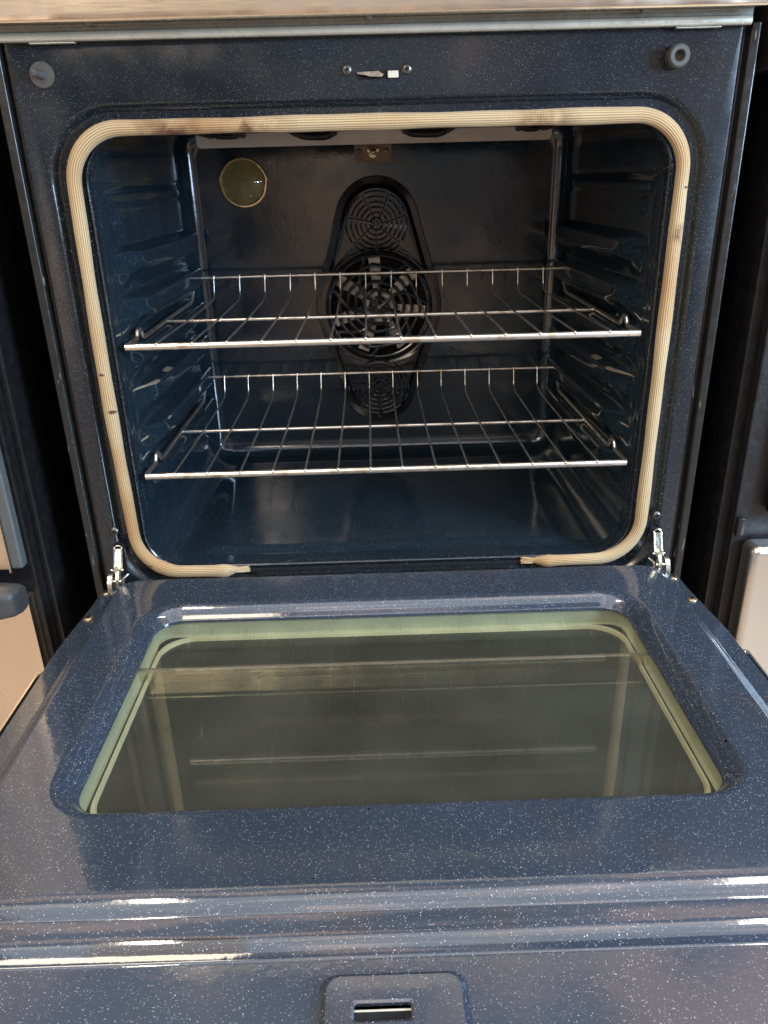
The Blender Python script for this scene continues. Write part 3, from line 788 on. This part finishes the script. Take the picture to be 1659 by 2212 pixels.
# ---- hinge arms
def hinge(s):
    x = .3495 * s
    bm = bmesh.new()
    # U channel standing out of the frame slot
    w = .0046
    for e in (-1, 1):
        P = smooth_path([(x + e * w, .004, .060), (x + e * w, -.0045, .0595), (x + e * w, -.012, .034), (x + e * w, -.018, .022)], .003, 4)
        tube(bm, P, .0013, 8)
    pr = []
    for t, yy, zz in ((0, -.0035, .0560), (.5, -.0085, .042), (1, -.0140, .026)):
        pr.append([(x - w, yy, zz), (x + w, yy, zz)])
    V = [[bm.verts.new(p) for p in q] for q in pr]
    for a, b_ in zip(V, V[1:]): bm.faces.new((a[0], a[1], b_[1], b_[0]))
    tube(bm, [(x + w * math.cos(PI * k / 8), -.0035, .0590 + w * .9 * math.sin(PI * k / 8)) for k in range(9)], .0013, 8)
    # middle knuckle with cross pin
    box(bm, x - .0052, x + .0052, -.0225, -.0100, .0185, .0270, .0016)
    tube(bm, [(x - .0085, -.017, .0225), (x + .0075, -.017, .0225)], .0026, 12)
    # lower link
    def plate(x0, x1, pts, bev=.0006):
        A = [bm.verts.new((x0, a, b_)) for a, b_ in pts]; B = [bm.verts.new((x1, a, b_)) for a, b_ in pts]
        bm.faces.new(A); bm.faces.new(B[::-1])
        for i in range(len(A)): bm.faces.new((A[i], A[(i + 1) % len(A)], B[(i + 1) % len(A)], B[i]))
    plate(x - s * .003, x + s * .001, [(-.010, .026), (-.022, .024), (-.030, .012), (-.031, -.004), (-.026, -.016), (-.010, -.016), (-.006, .004)])
    # claw on the outer side
    cl = [(-.024, .0195), (-.030, .0175), (-.0355, .009), (-.0375, -.003), (-.0365, -.016), (-.0310, -.016), (-.0315, -.003), (-.0290, .007), (-.0235, .0135)]
    plate(x + s * .0045, x + s * .0100, cl)
    tube(bm, [(x - .006 * s, -.026, .006), (x + .010 * s, -.026, .006)], .0030, 12)
    tube(bm, [(x - .010 * s, -.012, .010), (x - .0045 * s, -.018, .004), (x - .004 * s, -.020, -.014)], .0022, 8)
    for v in bm.verts: v.co.z = -.016 + (v.co.z + .016) * .69
    o = part('hinge_arm', bm, M['zinc'], ang=40)
    b = bmesh.new(); pr = rrect(x - .0066, x + .0066, .002, .0405, .003, 4, 6, 4)
    b.faces.new([b.verts.new((a, -.0006, z)) for a, z in pr])  # no real opening: a flat black face paints the slot's dark inside
    q = part('hinge_slot_shade', b, M['void'], smooth=False)
hinge(-1); hinge(1)

# ------------------------------------------------------------------ the lowered door
DN = dict(nh=60, nv=60, nc=10)
def xy(key): a0, a1, b0, b1, r, z = key; return [(p[0], p[1], z) for p in rrect(a0, a1, b0, b1, r, 60, 60, 10)]
ZF = -.018
WX, WY0, WY1 = .2775, -.4135, -.1075
def door():
    bm = bmesh.new()
    # flange sheet and its folded outer edge, then two soft steps up to the liner, then the window bevel
    keys = [(-.3835, .3835, -.640, -.0205, .006, ZF - .014), (-.3835, .3835, -.640, -.0205, .006, ZF - .0015), (-.3820, .3820, -.6385, -.0215, .006, ZF),
            (-.3600, .3600, -.5470, -.0220, .010, ZF), (-.3530, .3530, -.5290, -.0225, .014, -.0082),
            (-.3495, .3495, -.5185, -.0240, .020, -.0076), (-.3400, .3400, -.4990, -.0290, .030, .0),
            (-.300, .300, WY0 - .0165, WY1 + .0190, .048, .0), (-WX - .002, WX + .002, WY0 - .0015, WY1 + .0015, .032, -.0128), (-WX, WX, WY0, WY1, .030, -.0145), (-WX, WX, WY0, WY1, .030, -.0170)]
    ks = blend(keys, [1, 2, 1, 9, 1, 9, 1, 10, 2, 1], conv=(3, 5, -8))
    # boss + slot are shaped straight into the near flange by displacement of a separate plate below
    loft(bm, [xy(q) for q in ks])
    # hinge ends of the flange are cut back: pull the outer rings in near the hinges
    for v in bm.verts:
        if v.co.z < ZF + .0005 and v.co.y > -.17:
            s = 1 if v.co.x > 0 else -1; k = abs(v.co.x)
            if k > .372: v.co.x = s * (k - .0085 * sm(-.17, -.03, v.co.y))
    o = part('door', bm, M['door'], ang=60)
    return o
DOOR = door()
def dpart(name, bm, mats, smooth=True, ang=35):
    o = link(name, bm, mats, None, smooth, ang); o.parent = DOOR; return o
def latch_plate():
    # raised rectangular boss with its latch slot at the near edge of the door
    bm = bmesh.new(); hx0, hx1, hy0, hy1 = -.0380, -.0020, -.5905, -.5795
    top = -.0128
    def R(a0, a1, b0, b1, r, z): return [(p[0], p[1], z) for p in rrect(a0, a1, b0, b1, r, 14, 10, 8)]
    keys = [(-.0620, .0370, -.640, -.5560, .012, ZF - .0008), (-.0605, .0355, -.640, -.5575, .011, ZF + .0006), (-.0555, .0305, -.6375, -.5620, .009, top),
            (hx0 - .002, hx1 + .002, hy0 - .002, hy1 + .002, .003, top), (hx0, hx1, hy0, hy1, .0018, top - .0012), (hx0, hx1, hy0, hy1, .0018, top - .0045)]
    ks = blend(keys, [1, 6, 1, 3, 1])
    loft(bm, [R(*q) for q in ks])
    dpart('latch_plate', bm, M['door'], ang=60)
    b = bmesh.new(); box(b, hx0 - .004, hx1 + .004, hy0 - .004, hy1 + .004, ZF + .0004, ZF + .0012)
    box(b, hx0 - .001, hx1 + .001, hy0 + .0070, hy0 + .0085, ZF + .0012, top - .0030, .0004, mat=1)
    box(b, hx0 - .001, hx1 + .001, hy0 + .0086, hy1 + .001, ZF + .0012, top - .0055, 0, mat=2)
    dpart('latch_strike', b, [M['void'], M['lip'], M['chip']])
latch_plate()
def skin():
    # stainless outer door skin wrapping the enamel liner, only its edges show
    bm = bmesh.new()
    def R(a0, a1, b0, b1, r, z): return [(p[0], p[1], z) for p in rrect(a0, a1, b0, b1, r, 10, 10, 6)]
    keys = [(-.3895, .3895, -.652, -.195, .004, -.060), (-.3895, .3895, -.652, -.195, .004, ZF - .003), (-.3885, .3885, -.651, -.196, .004, ZF - .0012),
            (-.3868, .3868, -.649, -.197, .004, ZF - .0012), (-.3860, .3860, -.648, -.198, .004, ZF - .004)]
    loft(bm, [R(*q) for q in keys], fill_first=True)
    return dpart('door_skin', bm, M['steel'], ang=30)
skin()
def window():
    # spacer well under the opening
    bm = bmesh.new()
    e = .0035
    keys = [(-WX - .010, WX + .010, WY0 - .010, WY1 + .010, .034, -.0178), (-WX - e, WX + e, WY0 - e, WY1 + e, .018, -.0215), (-WX - e, WX + e, WY0 - e, WY1 + e, .018, -.0365),
            (-WX + .0005, WX - .0005, WY0 + .0005, WY1 - .0005, .018, -.0370)]
    k2 = [(-WX + .0030, WX - .0030, WY0 + .0030, WY1 - .0030, .036, -.0385), (-WX + .0034, WX - .0034, WY0 + .0034, WY1 - .0034, .036, -.0352), (-WX + .0058, WX - .0058, WY0 + .0058, WY1 - .0058, .038, -.0350), (-WX + .0070, WX - .0070, WY0 + .0070, WY1 - .0070, .038, -.0400)]
    loft(bm, [xy(q) for q in keys]); loft(bm, [xy(q) for q in k2], mat=1); loft(bm, [xy(keys[-1]), xy(k2[0])], mat=2)
    dpart('window_spacer', bm, [M['green'], M['greenlip'], M['element']], ang=40)
    b = bmesh.new(); pr = rrect(-WX - .006, WX + .006, WY0 - .006, WY1 + .006, .030, 10, 10, 8)
    A = [b.verts.new((x, y, -.0176)) for x, y in pr]; B = [b.verts.new((x, y, -.0206)) for x, y in pr]
    b.faces.new(A); b.faces.new(B[::-1])
    for i in range(len(A)): b.faces.new((A[i], A[(i + 1) % len(A)], B[(i + 1) % len(A)], B[i]))
    dpart('window_glass', b, M['glass'], smooth=False)
    b = bmesh.new(); box(b, -WX + .004, WX - .004, WY0 + .004, WY1 - .004, -.0430, -.0390)
    dpart('inner_pane', b, M['inner'], smooth=False)
window()
for s in (-1, 1):
    for (x, y) in ((.3685, -.0895), (.3660, -.0270 if s < 0 else -.0330)):
        q = screw('screw', (s * x, y, ZF), .0060, .0030, M['tansc'], None, axis='z', sgn=1); q.parent = DOOR
    b = bmesh.new(); pr = rrect(s * .3575 - .0030, s * .3575 + .0030, -.052, -.0245, .0028, 4, 6, 4)
    b.faces.new([b.verts.new((a, c, ZF + .0007)) for a, c in pr]); dpart('hinge_pocket_shade', b, M['void'], smooth=False)  # thin black face over the flange stands in for the shaded hinge hole

# ------------------------------------------------------------------ racks
def rack(z, label, loc=None):
    yf, ym, yb, rr, RX = .0100, .2057, .3947, .034, .3050
    root = empty('oven_rack', (0, (yf + yb) / 2, z), label, 'oven rack', 'wire racks inside the oven')
    inv = Matrix.Translation((0, -(yf + yb) / 2, -z))
    def rp(name, bm):
        o = link(name, bm, M['chrome'], None, True, 60); o.parent = root; o.matrix_parent_inverse = inv; return o
    bm = bmesh.new(); P = [(-RX + .0015, yf, z), (RX - .0015, yf, z)]
    tube(bm, P, .0041, 14); rp('front_bar', bm)
    bm = bmesh.new(); tube(bm, [(-RX + .004, ym, z - .0030), (RX - .004, ym, z - .0030)], .0028, 12); rp('middle_bar', bm)
    bm = bmesh.new(); tube(bm, smooth_path([(-RX + .006, yb - .030, z + .004), (-RX + .008, yb, z + rr), (RX - .008, yb, z + rr), (RX - .006, yb - .030, z + .004)], .008, 6), .0026, 12); rp('rear_bar', bm)
    for s in (-1, 1):
        bm = bmesh.new()
        P = [(s * (RX - .003), yf, z), (s * RX, yf + .006, z), (s * (RX - .001), .060, z), (s * (RX - .001), .067, z + .010), (s * (RX - .002), .075, z + .010), (s * (RX - .003), .083, z - .002),
             (s * (RX - .003), .20, z - .001), (s * (RX - .005), .355, z), (s * (RX - .006), yb - .030, z + .004)]
        tube(bm, smooth_path(P, .004, 5), .0028, 12)
        rp('side_rail', bm)
    for k in range(14):
        x = -.2665 + .0410 * k + random.uniform(-.0008, .0008)
        bm = bmesh.new()
        P = [(x, yf - .0022, z + .0030), (x, yf + .004, z + .0042), (x, ym, z + .0012), (x, yb - .034, z + .0010), (x, yb - .012, z + .006), (x + .0004, yb - .0025, z + rr + .003)]
        tube(bm, smooth_path(P, .008, 5), .0013, 8)
        lathe(bm, [(.0002, -.0040), (.0016, -.0034), (.0025, -.0015), (.0025, .0008), (.0016, .0024), (.0002, .0030)], (x, yf - .0008, z + .0032), 'y', 12, cap=False)
        rp('wire', bm)
    return root
rack(.2895, 'upper chrome wire rack level with the round fan grille')
rack(.1270, 'lower chrome wire rack just above the oven floor')

# ------------------------------------------------------------------ neighbours
def neighbour_left():
    root = empty('kitchen_range', (-.80, .25, -.715), 'neighbouring stainless appliance left of the oven, with black side and dark grey handle', 'appliance')
    inv = Matrix.Translation((.80, -.25, .715))
    def np_(name, bm, mats, **k):
        o = link(name, bm, mats, None, **k); o.parent = root; o.matrix_parent_inverse = inv; return o
    bm = bmesh.new(); box(bm, -1.19, -.440, -.010, .60, -.70, .62, .004); np_('body', bm, M['nblack'])
    bm = bmesh.new(); box(bm, -1.19, -.4475, -.034, -.012, -.68, .62, .003); np_('door_edge', bm, M['nblack'])
    bm = bmesh.new(); box(bm, -1.19, -.4685, -.054, -.035, .0335, .62, .002); u = np_('upper_panel', bm, M['steelv'])
    bm = bmesh.new(); box(bm, -.4680, -.4520, -.052, -.035, .0330, .62, .004, 3); box(bm, -.4682, -.4655, -.056, -.0521, .0300, .62, .001, mat=1); np_('end_cap', bm, [M['greyplastic'], M['steelv']])
    bm = bmesh.new(); box(bm, -1.19, -.4545, -.054, -.035, -.68, -.0060, .002); np_('lower_panel', bm, M['steelv'])
    bm = bmesh.new()
    V = []
    for x, d in ((-.425 - .028, .0), (-.460, .004), (-.475, .0065), (-.52, .008), (-.60, .008), (-1.1, .008), (-1.19, .006)):
        c = []
        for k in range(20):
            a = 2 * PI * k / 20; ry, rz = .014 + d * 1.2, .0150 + d * .7
            c.append((x, -.068 - d * .9 + ry * math.copysign(abs(math.cos(a)) ** .6, math.cos(a)), .0005 + d * .2 + rz * math.copysign(abs(math.sin(a)) ** .6, math.sin(a))))
        V.append(c)
    loft(bm, V, fill_first=True, fill_last=True); np_('handle', bm, M['handle'], ang=50)
neighbour_left()
def neighbour_right():
    root = empty('stainless_appliance', (.80, .25, -.715), 'black appliance right of the oven with a rounded stainless lower panel', 'appliance')
    inv = Matrix.Translation((-.80, -.25, .715))
    def np_(name, bm, mats, **k):
        o = link(name, bm, mats, None, **k); o.parent = root; o.matrix_parent_inverse = inv; return o
    bm = bmesh.new(); box(bm, .4265, 1.19, -.004, .60, -.70, .56, .003); np_('body', bm, M['nblack'])
    bm = bmesh.new(); box(bm, .4385, 1.19, -.022, -.006, -.68, .55, .003); box(bm, .4400, .4500, -.030, -.0225, .0360, .0620, .003, mat=0); np_('door_edge', bm, [M['nblack'], M['greyplastic']])
    bm = bmesh.new(); box(bm, .4500, 1.19, -.060, -.024, -.68, .0340, .010, 5); np_('lower_panel', bm, M['steelr'])
    bm = bmesh.new(); box(bm, .4720, 1.19, -.040, -.0235, .0700, .540, .005, 3); np_('upper_door', bm, plain('black_door_glass', (.006, .006, .007), .08))
    bm = bmesh.new(); box(bm, .4020, 1.19, -.018, .60, .5620, .70, .006, 3); np_('control_panel', bm, M['steelr'])
neighbour_right()
